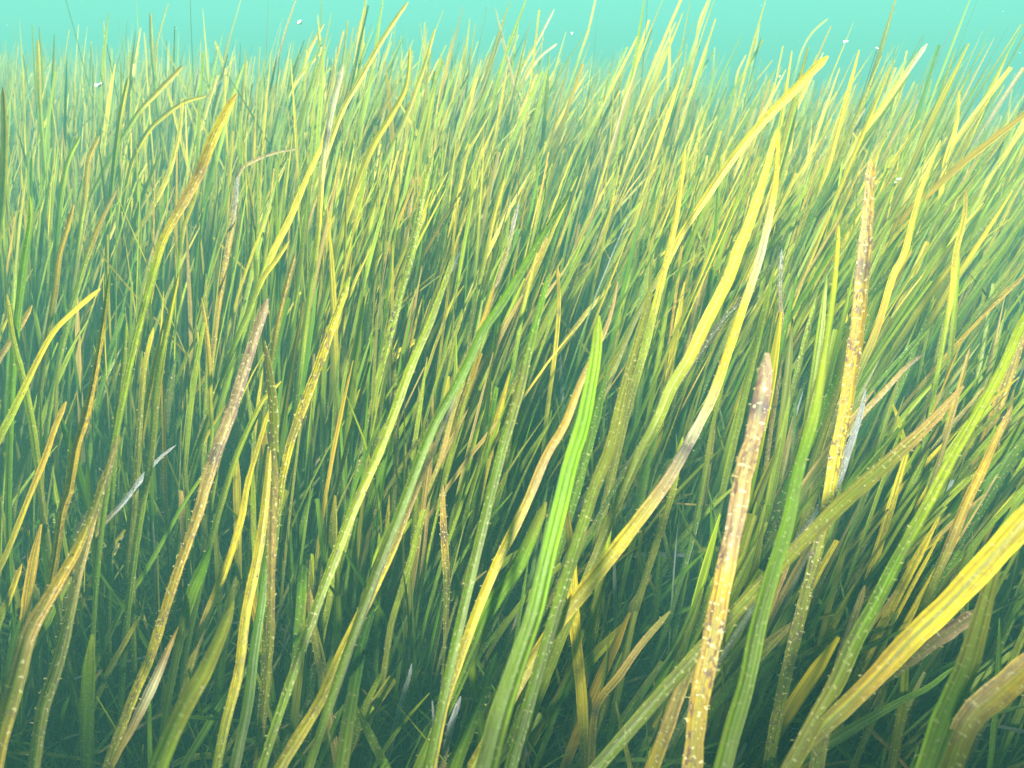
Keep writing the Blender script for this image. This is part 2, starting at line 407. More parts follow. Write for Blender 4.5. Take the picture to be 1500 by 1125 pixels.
leaf([(593,276),(565,300),(530,335),(500,372)],[4,5,5],'SBB',.6)
leaf([(480,198),(450,260),(425,320),(400,370),(380,420)],[6,11,12,10],'YYYL',.2,[],
     'bright yellow straight blade slanting beside the furry bent-over tan blade','bright yellow slanting blade')
leaf([(395,280),(380,320),(370,370),(362,420)],[5,7,7],'YYL',.3)
leaf([(348,258),(345,300),(333,370),(325,420)],[6,9,9],'STO',.9)
leaf([(268,143),(262,200),(245,260),(220,310),(185,372),(170,420)],[5,8,8,8],'YYYL',.3)
leaf([(146,198),(130,235),(125,285),(118,330)],[6,9,8],'OOL',.4)
leaf([(118,199),(100,235),(90,285),(85,330)],[5,9,9],'LLG',.2)
leaf([(92,163),(102,210),(110,260),(107,305)],[4,7,7],'YLG',.2)
leaf([(108,300),(97,340),(87,375),(80,430),(70,490)],[6,10,9],'OOV',.4)
leaf([(43,285),(45,320),(37,375),(30,430)],[7,12,12],'LGG',.2)
leaf([(55,58),(57,115),(60,170)],[5,8,7],'YYL',.3)
leaf([(4,128),(6,200),(2,290),(-8,360)],[7,13,12],'OYL',.3)
leaf([(220,18),(222,65),(226,110)],[4,7,6],'YYL',.3)
leaf([(188,113),(177,165),(170,215)],[6,9,8],'YYL',.3)
leaf([(171,278),(150,320),(133,360),(120,400)],[5,9,9],'TOL',.5)
leaf([(453,164),(435,215),(418,265)],[4,7,6],'OYL',.3)
leaf([(360,104),(362,150),(360,185),(352,230)],[4,7,6],'YYL',.3)
leaf([(433,370),(417,428),(403,492),(395,540)],[7,10,9],'TOV',.7)
leaf([(424,352),(405,380),(385,407),(368,445)],[6,9,9],'YYL',.3)
leaf([(500,636),(473,665),(447,702),(430,738),(415,780)],[3,5,5],'WTV',.5)
leaf([(258,652),(233,672),(207,702),(180,738),(165,753),(140,783),(113,823),(80,877),(53,917)],[4,8,8,9,10,11],'SSSTTTT',.7,[],
     'weathered grey and tan blade crossing the left side low down','weathered grey-tan blade')
leaf([(224,664),(187,672),(157,682),(140,690)],[3,6,5],'WTW',.4,[],'short pale dead leaf lying level at left',None,True)
leaf([(291,668),(280,663),(267,650),(255,648)],[3,5,4],'BB',.6,[],'small dark kinked leaf scrap beside the weathered grey blade',None,True)
leaf([(261,918),(247,950),(230,990),(213,1027),(193,1067),(175,1100)],[3,13,18,16,10],'OPWPT',.3,[],
     'short pale orange spear-shaped blade in the bottom left','pale orange spear-shaped blade')
leaf([(289,887),(277,913),(267,937),(255,970)],[5,9,8],'PTV',.5)
leaf([(395,598),(378,655),(363,708),(355,755),(340,807),(320,860),(300,910),(283,963),(270,1010)],[6,9,12,14,14,12],'YYYYTV',.4)
leaf([(412,558),(383,590),(350,658),(327,728),(310,790)],[6,9,11,10],'YLLG',.3)
leaf([(396,660),(387,750),(377,817),(360,900),(350,983),(333,1050),(320,1110)],[8,15,17,17,16],'YYYYL',.5,[],
     'yellow blade with pale stripes standing in the lower left','striped yellow blade lower left')
leaf([(396,780),(387,860),(373,950),(363,1033),(345,1120)],[10,16,18,18],'GGGD',.15)
leaf([(454,863),(458,917),(470,977),(483,1050),(495,1125)],[9,13,14,12],'TVTT',.5,[],
     'blurred tan blade leaning left in the bottom left of centre','blurred tan blade leaning left')
leaf([(309,800),(296,835),(281,870),(268,920)],[10,20,20,14],'DGD',.15)
leaf([(342,880),(331,912),(300,983),(267,1040),(232,1120)],[12,26,32,34],'VVVG',.2)
leaf([(205,903),(182,943),(160,983),(140,1030)],[6,11,8],'YVG',.4)
leaf([(312,676),(273,732),(240,790),(213,837),(187,877),(160,930)],[4,7,9,9],'LGGG',.2)
leaf([(172,640),(148,720),(115,800),(75,870),(43,925),(27,983),(8,1050),(-10,1120)],[8,12,16,22,27,30,30],'TVOTVO',.6,[],
     'wide blurred tan-orange blade running down into the bottom left corner','blurred tan corner blade at left')
leaf([(152,690),(131,780),(110,860),(95,930),(80,985),(62,1040),(50,1120)],[8,12,16,20,21,20],'OTVVV',.5)
leaf([(32,826),(17,867),(0,910)],[6,10,10],'OYL',.4)
leaf([(33,829),(45,852),(57,870),(70,900)],[6,8,7],'TVV',.4)
leaf([(245,1127),(262,1116),(283,1110),(310,1108),(333,1113),(350,1124)],[9,12,12,9],'YYY',.1,[],
     'bright yellow blade looped over at the bottom edge, lower left','looped yellow blade',True)
leaf([(270,966),(290,958),(320,957),(345,962)],[4,6,5],'YVY',.3,[],'thin yellow leaf arched level behind the lower left blades',None,True)
leaf([(171,1062),(147,1093),(120,1122)],[5,6,6],'YLL',.2)
leaf([(182,778),(167,810),(158,835),(150,870)],[4,8,6],'WYV',.6)
leaf([(128,748),(118,773),(112,800)],[7,10,8],'BBV',.8)
leaf([(649,710),(650,767),(653,817),(655,867),(652,937),(648,990)],[7,13,14,8,4],'TOVVV',1,[(.25,.05)],
     'short mottled olive-brown blade tapering downward at bottom centre','short mottled olive-brown blade')
leaf([(650,848),(617,860),(577,880),(543,897),(495,915)],[4,7,7],'YVV',.4,[],'olive leaf lying almost level behind the long tan blade',None,True)
leaf([(700,900),(660,908),(627,920),(600,945),(570,990)],[5,8,7],'LGD',.2)
leaf([(700,751),(717,770),(733,793),(752,820)],[4,7,6],'YYL',.5,[],'small yellow scrap slanting left below the centre',None,True)
leaf([(566,848),(587,887),(610,920),(633,953),(655,983)],[4,5,5],'VYY',.3,[],'thin yellow stalk slanting down right in the bottom centre gap',None,True)
leaf([(527,1007),(557,1037),(583,1060),(615,1090)],[4,5,5],'YVY',.3,[],'thin stalk slanting down right near the bottom edge',None,True)
leaf([(603,972),(600,990),(587,1033),(567,1117)],[5,10,11],'SSS',.5,[],'translucent lilac dead leaf at the bottom, left of centre','lilac dead leaf')
leaf([(768,870),(753,917),(738,970)],[3,6,5],'SWS',.3)
leaf([(675,1020),(660,1067),(648,1120)],[9,13,13],'SSP',.6)
leaf([(939,828),(963,873),(980,917),(998,960)],[4,8,7],'YLL',.3,[],'yellow-green leaf slanting down right below the S-shaped bruised blade',None,True)
leaf([(956,992),(967,1033),(980,1083),(990,1125)],[4,8,8],'YTT',.3)
leaf([(867,958),(883,983),(880,1012)],[4,6,4],'YLV',.3,[],'small kinked yellow leaf scrap right of the pale striped blade',None,True)
leaf([(954,845),(927,883),(900,930),(877,983)],[5,9,8],'TVV',.4)
leaf([(982,895),(940,943),(907,990),(873,1037),(865,1120)],[9,13,13,14],'VTOT',.3,[(.7,.02)])
leaf([(946,762),(970,783),(998,828)],[3,7,5],'SWS',.3,[],'silvery white leaf sliver slanting down right beside the dark gap',None,True)
leaf([(1020,960),(1000,1003),(977,1067),(955,1125)],[14,24,24],'VTO',.5)
leaf([(817,1025),(810,1063),(800,1090)],[3,7,4],'OTV',.3)
leaf([(779,1000),(777,1040),(773,1122)],[5,8,8],'YYL',.3)
leaf([(800,735),(787,767),(760,827),(733,867),(713,900),(693,950),(667,1010),(640,1067),(612,1125)],[14,24,26,24,20,18,16],'VGGDGG',.2,[],
     'wide dark green mottled blade left of and behind the lime green blade','wide dark green mottled blade')
leaf([(728,955),(713,1000),(687,1067),(665,1125)],[14,22,26],'DDG',.2)
leaf([(548,890),(533,933),(517,1017),(505,1090)],[12,20,24],'DDD',.2)
leaf([(555,780),(553,883),(550,970),(545,1060)],[6,10,10],'LGG',.3)
leaf([(817,391),(818,458),(812,525),(803,592),(798,640)],[6,8,8,7],'OYYL',.3,[(.27,.015)])
leaf([(789,490),(795,542),(793,592),(796,640)],[4,7,6],'TOV',.4)
leaf([(819,500),(823,575),(825,642),(823,690)],[4,7,7],'SSP',.6)
leaf([(947,414),(923,452),(903,488),(890,542),(880,590)],[5,7,7],'TTO',.7,[],'tan blade with crusted curved tip right of centre')
leaf([(906,410),(915,425),(924,444)],[2,4,3],'WTV',.4)
leaf([(937,473),(940,525),(938,570)],[4,6,5],'TTV',.5)
leaf([(679,600),(697,628),(720,655)],[5,8,6],'WPT',.5,[],'short pale tan leaf piece slanting down right at centre',None,True)
leaf([(748,530),(733,565),(723,610),(718,650)],[4,8,6],'SWS',.5)
leaf([(749,567),(732,580),(716,591)],[3,4,3],'BB',.3,[],'tiny dark twig just below the silvery leaf at centre',None,True)
leaf([(582,606),(600,620),(618,633)],[4,5,4],'XLG',.1,[],'short vivid green stalk slanting down right, left of centre',None,True)
leaf([(498,650),(533,640),(583,642),(623,638)],[3,4,4],'YLL',.3,[],'long thin yellow stalk lying level left of centre',None,True)
leaf([(708,381),(687,435),(667,485),(650,528),(638,565)],[4,6,6],'YYL',.4)
leaf([(760,298),(745,360),(730,410),(718,445)],[5,8,7],'STP',.9)
leaf([(787,370),(767,452),(757,508),(748,560)],[5,8,8],'YLG',.4)
leaf([(805,400),(793,442),(773,518),(760,575),(740,642),(727,692),(710,760)],[8,14,17,18,17],'GGVGG',.4)
leaf([(955,420),(940,475),(913,575),(893,658),(873,708),(850,780)],[9,16,21,21],'VVVG',.4)
leaf([(1137,380),(1110,412),(1083,445),(1063,465),(1045,490)],[5,9,9,10],'BGBDB',.7,[(.5,.06)],
     'short blackened green blade tip lying across the S-shaped blade','blackened green blade tip')
leaf([(1145,365),(1143,435),(1147,482),(1143,530),(1135,590)],[5,8,8],'STT',1)
leaf([(1104,507),(1100,540),(1092,590)],[5,7,6],'OOV',.4)
leaf([(1181,561),(1157,592),(1133,622),(1110,660)],[4,7,6],'WYL',.4)
leaf([(1167,477),(1163,525),(1157,575),(1150,628)],[4,6,6],'YLV',.4)
leaf([(1307,590),(1320,628),(1333,692),(1343,745),(1345,800)],[4,9,9,8],'YLLG',.3,[],'yellow-green blade leaning left at right, crossing the others','left-leaning blade at right')
leaf([(1421,510),(1407,562),(1393,608),(1373,675)],[5,9,9],'TOV',.4)
leaf([(1276,556),(1333,572),(1413,590)],[2,3,2],'WSW',.2,[],'hair-thin silvery stalk lying nearly level at right',None,True)
leaf([(1448,308),(1443,375),(1442,425),(1438,480)],[4,6,6],'OOL',.4)
leaf([(1405,370),(1403,400),(1397,475),(1390,540)],[5,9,9],'LLV',.3)
leaf([(1192,865),(1210,897),(1218,927),(1218,960),(1210,1000)],[3,8,8,7],'XLGG',.1,[],
     'small bright green blade curling left in the dark gap at bottom right','small curled green blade')
leaf([(1397,977),(1360,1007),(1333,1020),(1283,1047),(1235,1075)],[6,9,13,18],'XGGG',.2)
leaf([(1195,793),(1173,833),(1147,893),(1135,937),(1138,970)],[4,8,9,6],'SWTW',.6)
leaf([(1381,798),(1407,817),(1428,838)],[3,6,5],'YLV',.3,[],'short yellow leaf piece crossing left above the bright sweeping blade',None,True)
leaf([(1348,780),(1344,850),(1340,917)],[4,7,6],'TVV',.4)
leaf([(1328,968),(1325,1000),(1323,1033),(1310,1105)],[9,15,16],'LVV',.3)
leaf([(1079,1010),(1060,1035),(1035,1070)],[3,6,5],'TPT',.5)
leaf([(1345,145),(1330,175),(1318,200)],[3,5,3],'SBS',.5)
leaf([(1500,640),(1488,600),(1480,590)],[4,6,4],'BBV',.5)
leaf([(290,255),(285,290),(270,330),(262,380)],[5,8,7],'YYL',.4)
leaf([(410,100),(400,150),(390,190)],[4,6,5],'YYL',.3)
leaf([(315,60),(330,110),(325,160)],[4,6,5],'YYL',.2)
leaf([(560,250),(545,320),(538,400),(530,480)],[5,8,8],'YLG',.3)
leaf([(700,200),(690,260),(682,330),(670,390)],[4,6,6],'LLG',.3)
leaf([(1050,290),(1040,350),(1030,400)],[4,6,5],'YLG',.3)
leaf([(225,480),(212,540),(205,620),(200,700)],[7,10,10],'YVV',.6)
leaf([(185,470),(180,540),(172,610),(165,700)],[6,10,10],'LVG',.5)
leaf([(262,400),(245,480),(230,560),(222,660),(205,760)],[6,11,12,12],'YLVG',.5)
leaf([(10,430),(20,500),(35,560),(50,640),(60,720)],[5,10,12,10],'YLLV',.4)
leaf([(1060,560),(1045,620),(1035,680),(1022,750)],[6,9,9],'LVG',.3)
leaf([(1000,640),(985,720),(960,800),(935,880)],[8,12,12],'LVV',.4)
#END

def resample(pts, n):
    """smooth curve through pts (list of arrays) with n samples, Catmull-Rom"""
    P = np.array(pts, float)
    if len(P) == 2:
        return P[0] + (P[1] - P[0]) * np.linspace(0, 1, n)[:, None]
    ext = np.vstack([2 * P[0] - P[1], P, 2 * P[-1] - P[-2]])
    seg = np.linalg.norm(np.diff(P, axis=0), axis=1)
    cum = np.concatenate([[0], np.cumsum(seg)])
    out = []
    for s in np.linspace(0, cum[-1], n):
        i = min(int(np.searchsorted(cum, s, 'right')) - 1, len(P) - 2)
        u = (s - cum[i]) / max(seg[i], 1e-9)
        p0, p1, p2, p3 = ext[i], ext[i + 1], ext[i + 2], ext[i + 3]
        out.append(.5 * ((2 * p1) + (-p0 + p2) * u + (2 * p0 - 5 * p1 + 4 * p2 - p3) * u * u + (-p0 + 3 * p1 - 3 * p2 + p3) * u ** 3))
    return np.array(out)


def wear_edge(W, amount, n):
    return W * (1 + amount * rng.normal(0, 1, n))


def tip_profile(s, width):
    """s: distance from the tip (n), width: local width -> factor that rounds the tip off"""
    q = np.clip(s / (1.6 * width + 1e-6), 0, 1)
    return np.clip(.3 + .7 * np.sqrt(1 - (1 - q) ** 2), .3, 1)


blades = []            # (object, record)
def build_leaf(h, idx):
    pts = np.array(h['pts'], float)
    ws = np.array(h['ws'], float)
    seg = np.linalg.norm(np.diff(pts, axis=0), axis=1)
    t = np.concatenate([[0], np.cumsum(seg)]) / seg.sum()
    wp = np.interp(t, np.linspace(0, 1, len(ws)), ws) * .84
    wm = wp.max() * .6 + wp.mean() * .4
    W0 = .0045 + .0035 * min(wm, 36) / 30
    d0 = FPX * W0 / wm * h['dmul'] * random.uniform(.94, 1.06)
    if 6 < wm < 14 and not h['loose']: d0 *= .76
    d0 *= 1 + .45 * min(1, max(0, (300 - pts[0][1]) / 120)) * (wm < 13)
    # keep every traced point above the sea bed
    lim = min((CAM_H - .03) / max(.05, SP + (y - 562.5) / FPX * CP) for x, y in pts)
    d0 = min(d0, lim)
    if wm < 13:                                       # upright leaves lean a little away from the viewer
        b = np.concatenate([[0], np.cumsum(np.diff(pts[:, 1]))]) / FPX * d0
        d = d0 + .28 * b
    else:
        wt, wf = np.interp([.25, 1], t, wp)
        d = d0 * np.interp(t, [0, 1], [1, np.clip((wt / wf) ** .4, .8, 1.12)])
    lims = (CAM_H - .03) / np.maximum(.05, SP + (pts[:, 1] - 562.5) / FPX * CP)
    d = d * min(1, (lims / d).min())
    if h['loose']:
        d = np.linspace(d[0], d[-1] * 1.04, len(d))
    P = [unproject(x, y, dd) for (x, y), dd in zip(pts, d)]
    Wr = list(wp * d / FPX)
    tt = list(t)
    if not h['loose']:
        # carry the leaf on down to the bed, bending gently to the vertical
        v = P[-1] - P[-2]; v = v / np.linalg.norm(v)
        if v[2] > -.2: v[2] = -.2; v /= np.linalg.norm(v)
        guard = 0
        while P[-1][2] > float(bed(P[-1][0], P[-1][1])) - .01 and guard < 40:
            v = v * .94 + np.array((0, .04, -1)) * .06; v /= np.linalg.norm(v)
            P.append(P[-1] + v * .04); Wr.append(Wr[-1] * .97); tt.append(1.0); guard += 1
    n = max(24, min(90, int(sum(np.linalg.norm(P[i + 1] - P[i]) for i in range(len(P) - 1)) / .007)))
    K = resample(P, n)
    L0 = np.concatenate([[0], np.cumsum([np.linalg.norm(P[i + 1] - P[i]) for i in range(len(P) - 1)])])
    s = np.linspace(0, L0[-1], n)
    W = np.interp(s, L0, Wr)
    T = np.interp(s, L0, tt)
    W = W * tip_profile(s, W)
    if h['loose']: W = W * tip_profile(s[-1] - s, W)
    W = W * (1 + (.02 + .05 * h['wear']) * rng.normal(0, 1, n))
    cols = np.array([PAL[c] for c in h['cols']])
    xs = np.linspace(0, 1, len(cols))
    C = np.stack([np.interp(T, xs, cols[:, i]) for i in range(3)], 1)
    lowm = .45 * np.clip((T - .4) / .6, 0, 1)[:, None] * (0 if h['loose'] or pts[-1][1] < 600 else 1)
    C = C * (1 - lowm) + (np.array(PAL['V']) * .9) * lowm        # greener tissue towards the foot, with canopy shade mixed into the colour
    past = np.clip((s - np.interp(1.0, tt[:len(pts)], L0[:len(pts)])) / .25, 0, 1)[:, None]
    C = C * (1 - past) + np.array(PAL['G']) * .8 * past
    C *= (1 + .07 * rng.normal(0, 1, (n, 1)))
    for bt, bl in h['bruise']:
        m = np.exp(-((T - bt) / max(bl * .7, .006)) ** 2)[:, None]
        C = C * (1 - m * .85) + np.array((.09, .055, .10)) * m * .85
    A = np.full((n, 1), h['wear'])
    # face towards the viewer's side, with a slow twist
    mid = K[n // 3]
    f = np.array((0, 0, CAM_H)) - mid; f /= np.linalg.norm(f)
    tw = random.uniform(-.35, .35); tw2 = tw + random.uniform(-.5, .5)
    ang = np.linspace(tw, tw2, n) * (.5 if wm > 12 else 1)
    Tn = np.gradient(K, axis=0); Tn /= np.linalg.norm(Tn, axis=1, keepdims=True)
    F = f[None] - Tn * (Tn @ f)[:, None]
    F /= np.linalg.norm(F, axis=1, keepdims=True)
    B = np.cross(Tn, F)
    F = F * np.cos(ang)[:, None] + B * np.sin(ang)[:, None]
    root = K[-1] if not h['loose'] else K[n // 2]
    V, Q, UV, CC = ribbon_arrays((K - root)[None], W[None], F[None], np.concatenate([np.clip(C, .005, 1), A], 1)[None], 7, .14)
    mi = np.zeros(len(Q))
    # crust: knobs along the edges and a few bubbles on the face
    nk = int((10 + 260 * h['wear'] ** 1.5) * min(1.5, L0[-1] / .3) * (1 if wm > 7 else .4))
    if nk:
        ctr = rng.integers(1, n - 1, 7)
        si = np.where(rng.random(nk) < .35, rng.integers(1, n - 1, nk), np.clip(rng.choice(ctr, nk) + rng.normal(0, 2.6, nk), 1, n - 2).astype(int))
        keep = rng.random(nk) < np.where(T[si] < .98, 1, .2); si = si[keep]; nk = len(si)
        if nk:
            Sd = np.cross(Tn, F)
            uo = np.where(rng.random(nk) < .8, np.sign(rng.normal(size=nk)) * .5, rng.uniform(-.45, .45, nk))
            c = (K - root)[si] + Sd[si] * (uo * W[si])[:, None] + F[si] * (rng.uniform(-.1, .12, nk) * W[si])[:, None] + rng.normal(0, .0004, (nk, 3))
            r = rng.uniform(.00016, .0005, (nk, 1)) * rng.uniform(.6, 1.3, (nk, 3))
            hair = (np.abs(uo) > .49) & (rng.random(nk) < .6)
            r = np.where(hair[:, None], np.stack([rng.uniform(.0007, .0016, nk), rng.uniform(.0001, .0004, nk), rng.uniform(.0001, .00018, nk)], 1), r)
            kv, kq = knobs(c, r)
            Q = np.vstack([Q, kq + len(V)]); V = np.vstack([V, kv])
            UV = np.vstack([UV, np.zeros((len(kv), 2))]); CC = np.vstack([CC, np.ones((len(kv), 4))])
            mi = np.concatenate([mi, np.ones(len(kq))])
    nm = 'leaf_fragment' if h['loose'] else 'seagrass_blade'
    me = make_mesh(nm, V, Q, UV, CC, [M_BLADE, M_CRUST], mi)
    o = bpy.data.objects.new(nm, me)
    o.location = root
    S.collection.objects.link(o)
    o['category'] = 'leaf fragment' if h['loose'] else 'seagrass blade'
    o['group'] = 'loose bits of leaf among the blades' if h['loose'] else 'seagrass blades of the meadow'
    blades.append((o, dict(tip=pts[0], foot=pts[-1], w=wm, col=h['cols'][0], col2=h['cols'][len(h['cols']) // 2], label=h['label'], mark=h['mark'])))


for i, h in enumerate(H):
    build_leaf(h, i)

# ------------------------------------------------------------------ the meadow behind and between
def field(n, ylo, yhi, hgt, wid, seed, power=1.0, xmul=.82, xadd=.45, k=10, low=False):
    r = np.random.default_rng(seed)
    u = r.random(n)
    # area-uniform in a wedge, biased by power
    y = ylo + (yhi - ylo) * u ** power
    x = r.uniform(-1, 1, n) * (xmul * y + xadd)
    ns = max(1, n // 4)                               # leaves grow in shoots of about four
    sh = r.integers(0, ns, n)
    cl = np.sin(x * 8.3 + 1.7 * np.sin(y * 4.1)) * np.sin(y * 7.3 + 1.9 * np.sin(x * 3.3))
    wgt = np.where(cl[:ns] < -.15, .25, 1.0); sh = r.choice(ns, n, p=wgt / wgt.sum())
    if not low:
        x = x[sh] + r.normal(0, .009 + .004 * y[sh], n); y = y[sh] + r.normal(0, .009 + .004 * y[sh], n)
    base = np.stack([x, y, bed(x, y) - .01], 1)
    clump = np.sin(x * 9 + 1.3 * np.sin(y * 5)) * np.sin(y * 8 + x * 3)
    Hh = hgt * (1 + (.24 if hgt > .36 else .17) * r.normal(size=n) + .10 * clump + .10 * np.sin(x * 2.1 + 1.5 * np.sin(y * 1.7)) - .04 * np.tanh(x * 1.2))
    Hh = np.where(r.random(n) < .08 * (x < 1.0 + .2 * y) * (y > 1.25), Hh * r.uniform(1.06, 1.3, n), Hh)
    Hh = Hh * (1 + (-.02 - .15 * np.tanh((x - .25) / (.6 + .3 * y))) * (y > 1.1))
    Hh = np.clip(Hh, .1, np.where(y < 1.3, hgt * 1.22, hgt * 1.5))
    lean = r.normal(.28, .07, n)                      # towards +x
    back = r.normal(.05, .09, n)
    if not low:
        lean = (lean * .6 + r.normal(.28, .12, ns)[sh] * .45) * (1 - .42 * np.clip(x / 1.2, 0, 1)); back = back * .7 + r.normal(.0, .11, ns)[sh]
    if wid > .0055 and hgt < .36: lean = lean * np.where(x > .1, .45, .9)
    if low:
        lean = r.normal(.25, .4, n); back = r.normal(0, .35, n)
    odd = r.random(n) < (.025 if hgt > .34 else 0)
    lean = np.where(odd, r.normal(-.25, .4, n), lean)
    s = np.linspace(0, 1, k)                            # 0 foot .. 1 tip
    a0 = lean * .75; a1 = r.normal(.25, .3, n) * lean * 1.6 + r.normal(0, .05, n)
    ax = a0[:, None] + a1[:, None] * s[None] ** 1.6
    ay = back[:, None] * (.6 + .6 * s[None] ** 1.5) + (r.normal(0, .08, n))[:, None] * s[None]
    seg = Hh[:, None] / (k - 1)
    dirs = np.stack([np.sin(ax), np.sin(ay), np.cos(ax) * np.cos(ay)], -1)
    dirs /= np.linalg.norm(dirs, axis=2, keepdims=True)
    P = base[:, None, :] + np.concatenate([np.zeros((n, 1, 3)), np.cumsum(dirs[:, 1:] * seg[..., None], 1)], 1)
    W = wid * (1 + .38 * r.normal(size=n)); W = np.clip(W, wid * .4, wid * 1.8)
    prof = np.interp(s, [0, .3, .8, .93, 1], [.75, .95, 1, .85, .22])
    W = W[:, None] * prof[None]
    W[:, -1] *= np.where(r.random(n) < .3, r.uniform(2, 3.8, n), 1)     # some tips are bitten off blunt
    ang = r.normal(-.3, .6, n)
    tw = r.normal(0, .5, n)
    aa = ang[:, None] + tw[:, None] * s[None]
    F = np.stack([np.sin(aa), -np.cos(aa), np.full_like(aa, .25)], -1)
    # colours: green, with painted shade at the foot, ageing yellow from the tip, some tan or dead
    kind = r.random(n)
    G, Lm, Y, Oo, T_, V_, D_, S_ = [np.array(PAL[c]) for c in 'GLYOTVDS']
    foot = np.where((kind < .5)[:, None], G * .9, np.where((kind < .7)[:, None], V_ * .8, D_))
    kt = r.random(n) - (0 if low else .2) * (x < .5) * (y > .9)  # more yellow tips left and centre, painting in the bright glow there
    tip = np.select([(kt < (.36 if hgt > .4 else .24))[:, None], (kt < .72)[:, None], (kt < .78)[:, None], (kt < .82)[:, None], (kt < .996)[:, None]],
                    [Y, Lm, Oo, T_, G], S_)
    if hgt < .36 and not low:
        tip = np.select([(kt < .12)[:, None], (kt < .5)[:, None], (kt < .56)[:, None], (kt < .62)[:, None], (kt < .85)[:, None]], [Y, Lm, Oo, T_, V_], G)
    if low:
        tip = np.select([(kt < .10)[:, None], (kt < .35)[:, None], (kt < .39)[:, None], (kt < .95)[:, None]], [Lm, V_, T_, G * .8], S_ * .8)
    start = r.uniform(.2, .75, n)
    m = np.clip((s[None] - start[:, None]) / .35, 0, 1)[..., None]
    C = foot[:, None] * (1 - m) + tip[:, None] * m
    C = C * (1 + .12 * r.normal(size=(n, 1, 1)))
    A = np.clip(r.normal(.35, .25, n), 0, 1)[:, None, None] * np.ones((1, k, 1))
    return P, W, F, np.concatenate([np.clip(C, .004, 1), A], 2)


def behind(n, seed):
    # unseen blades behind the viewer, added tall and dense to shade the foreground
    P, W, F, C = field(n, .0, 1.0, .57, .007, seed, 1.0, 0, 1.5, k=7)
    sh = P[:, :1].copy(); sh[..., :] = 0
    P = P - sh
    yb = np.random.default_rng(seed + 1).uniform(-1.3, -.14, n)
    P[..., 1] += yb[:, None] - P[:, :1, 1]
    return P, W, F, C


sets = [
    behind(8500, 21),
    field(420, .40, .66, .31, .0036, 1, 1.0, .9, .25),
    field(240, .42, .80, .335, .0062, 41, 1.0, .85, .2),
    field(300, .30, .62, .24, .0056, 42, 1.0, .85, .2),
    field(4000, .62, 1.3, .395, .0030, 2, .9),
    field(520, .85, 1.7, .475, .0062, 43, .9, .72, .1),
    field(7500, 1.25, 2.5, .43, .0040, 3, .8),
    field(11000, 2.4, 5.5, .47, .0064, 4, .8, k=8),
    field(10000, 5.4, 16, .46, .019, 5, .62, k=7),
    field(3000, .30, 1.7, .15, .0020, 6, .8, low=True),
    field(1800, .16, .85, .13, .0016, 7, .9, low=True),
    field(1500, .2, .9, .22, .0034, 8, .9, low=True),
]

def leantext(dx, dy):
    a = math.degrees(math.atan2(dx, max(dy, 1e-3)))
    if a > 55: return 'bent far right'
    if a > 14: return 'leaning right'
    if a < -12: return 'leaning left'
    return 'standing upright'

# the largest-looking of the meadow's blades are objects of their own
cand = []
for si, (P, W, F, C) in enumerate(sets[:7]):
    X, Y_, D = project(P)
    k = P.shape[1]
    inside = (X > 5) & (X < 1495) & (Y_ > 5) & (Y_ < 1120)
    wp = W / D * FPX
    for i in range(len(P)):
        if inside[i, -1] and inside[i, -3] and Y_[i, -1] < 800:
            area = (wp[i, k // 2:] * inside[i, k // 2:]).sum() * abs(Y_[i, -1] - Y_[i, k // 2])
            cand.append((area, si, i))
cand.sort(reverse=True)
n_blades = sum(1 for o, r in blades if o['category'] == 'seagrass blade')
single = cand[:max(0, 298 - n_blades)]
taken = {}
for area, si, i in single:
    P, W, F, C = [a[i:i + 1] for a in sets[si]]
    kk = np.linspace(0, 1, P.shape[1]); k2 = np.linspace(0, 1, 26)
    Pn = resample(P[0], 26)[None]
    Wn = np.interp(k2, kk, W[0])[None] * (1 + .04 * rng.normal(size=(1, 26)))
    Fn = np.stack([np.interp(k2, kk, F[0, :, j]) for j in range(3)], 1)[None]
    Cn = np.stack([np.interp(k2, kk, C[0, :, j]) for j in range(4)], 1)[None]
    root = P[0, 0].copy()
    V, Q, UV, CC = ribbon_arrays(Pn - root, Wn, Fn, Cn, 5)
    me = make_mesh('seagrass_blade', V, Q, UV, CC, [M_BLADE])
    o = bpy.data.objects.new('seagrass_blade', me); o.location = root
    S.collection.objects.link(o)
    o['category'] = 'seagrass blade'; o['group'] = 'seagrass blades of the meadow'
    X, Y_, D = project(Pn[0])
    c = Cn[0, -4, :3]
    ck = min((k for k in 'YOTGLVDS'), key=lambda q: np.linalg.norm(np.array(PAL[q]) - c))
    blades.append((o, dict(tip=np.array((X[-1], Y_[-1])), foot=np.array((X[12], Y_[12])), w=float((Wn[0] / D * FPX)[13:].max()), col=ck, col2=ck, label=None, mark=None)))
    taken.setdefault(si, set()).add(i)

Vs, Qs, Us, Cs = [], [], [], []
off = 0
for si, (P, W, F, C) in enumerate(sets):
    keep = np.array([i not in taken.get(si, ()) for i in range(len(P))])
    V, Q, UV, CC = ribbon_arrays(P[keep], W[keep], F[keep], C[keep], 3)
    Vs.append(V); Qs.append(Q + off); Us.append(UV); Cs.append(CC); off += len(V)
me = make_mesh('seagrass_meadow', np.vstack(Vs), np.vstack(Qs), np.vstack(Us), np.vstack(Cs), [M_BLADE])
o = bpy.data.objects.new('seagrass_meadow', me); S.collection.objects.link(o)
o['kind'] = 'stuff'; o['category'] = 'seagrass'
o['label'] = 'dense seagrass meadow of yellow-green leaves fading into turquoise water'

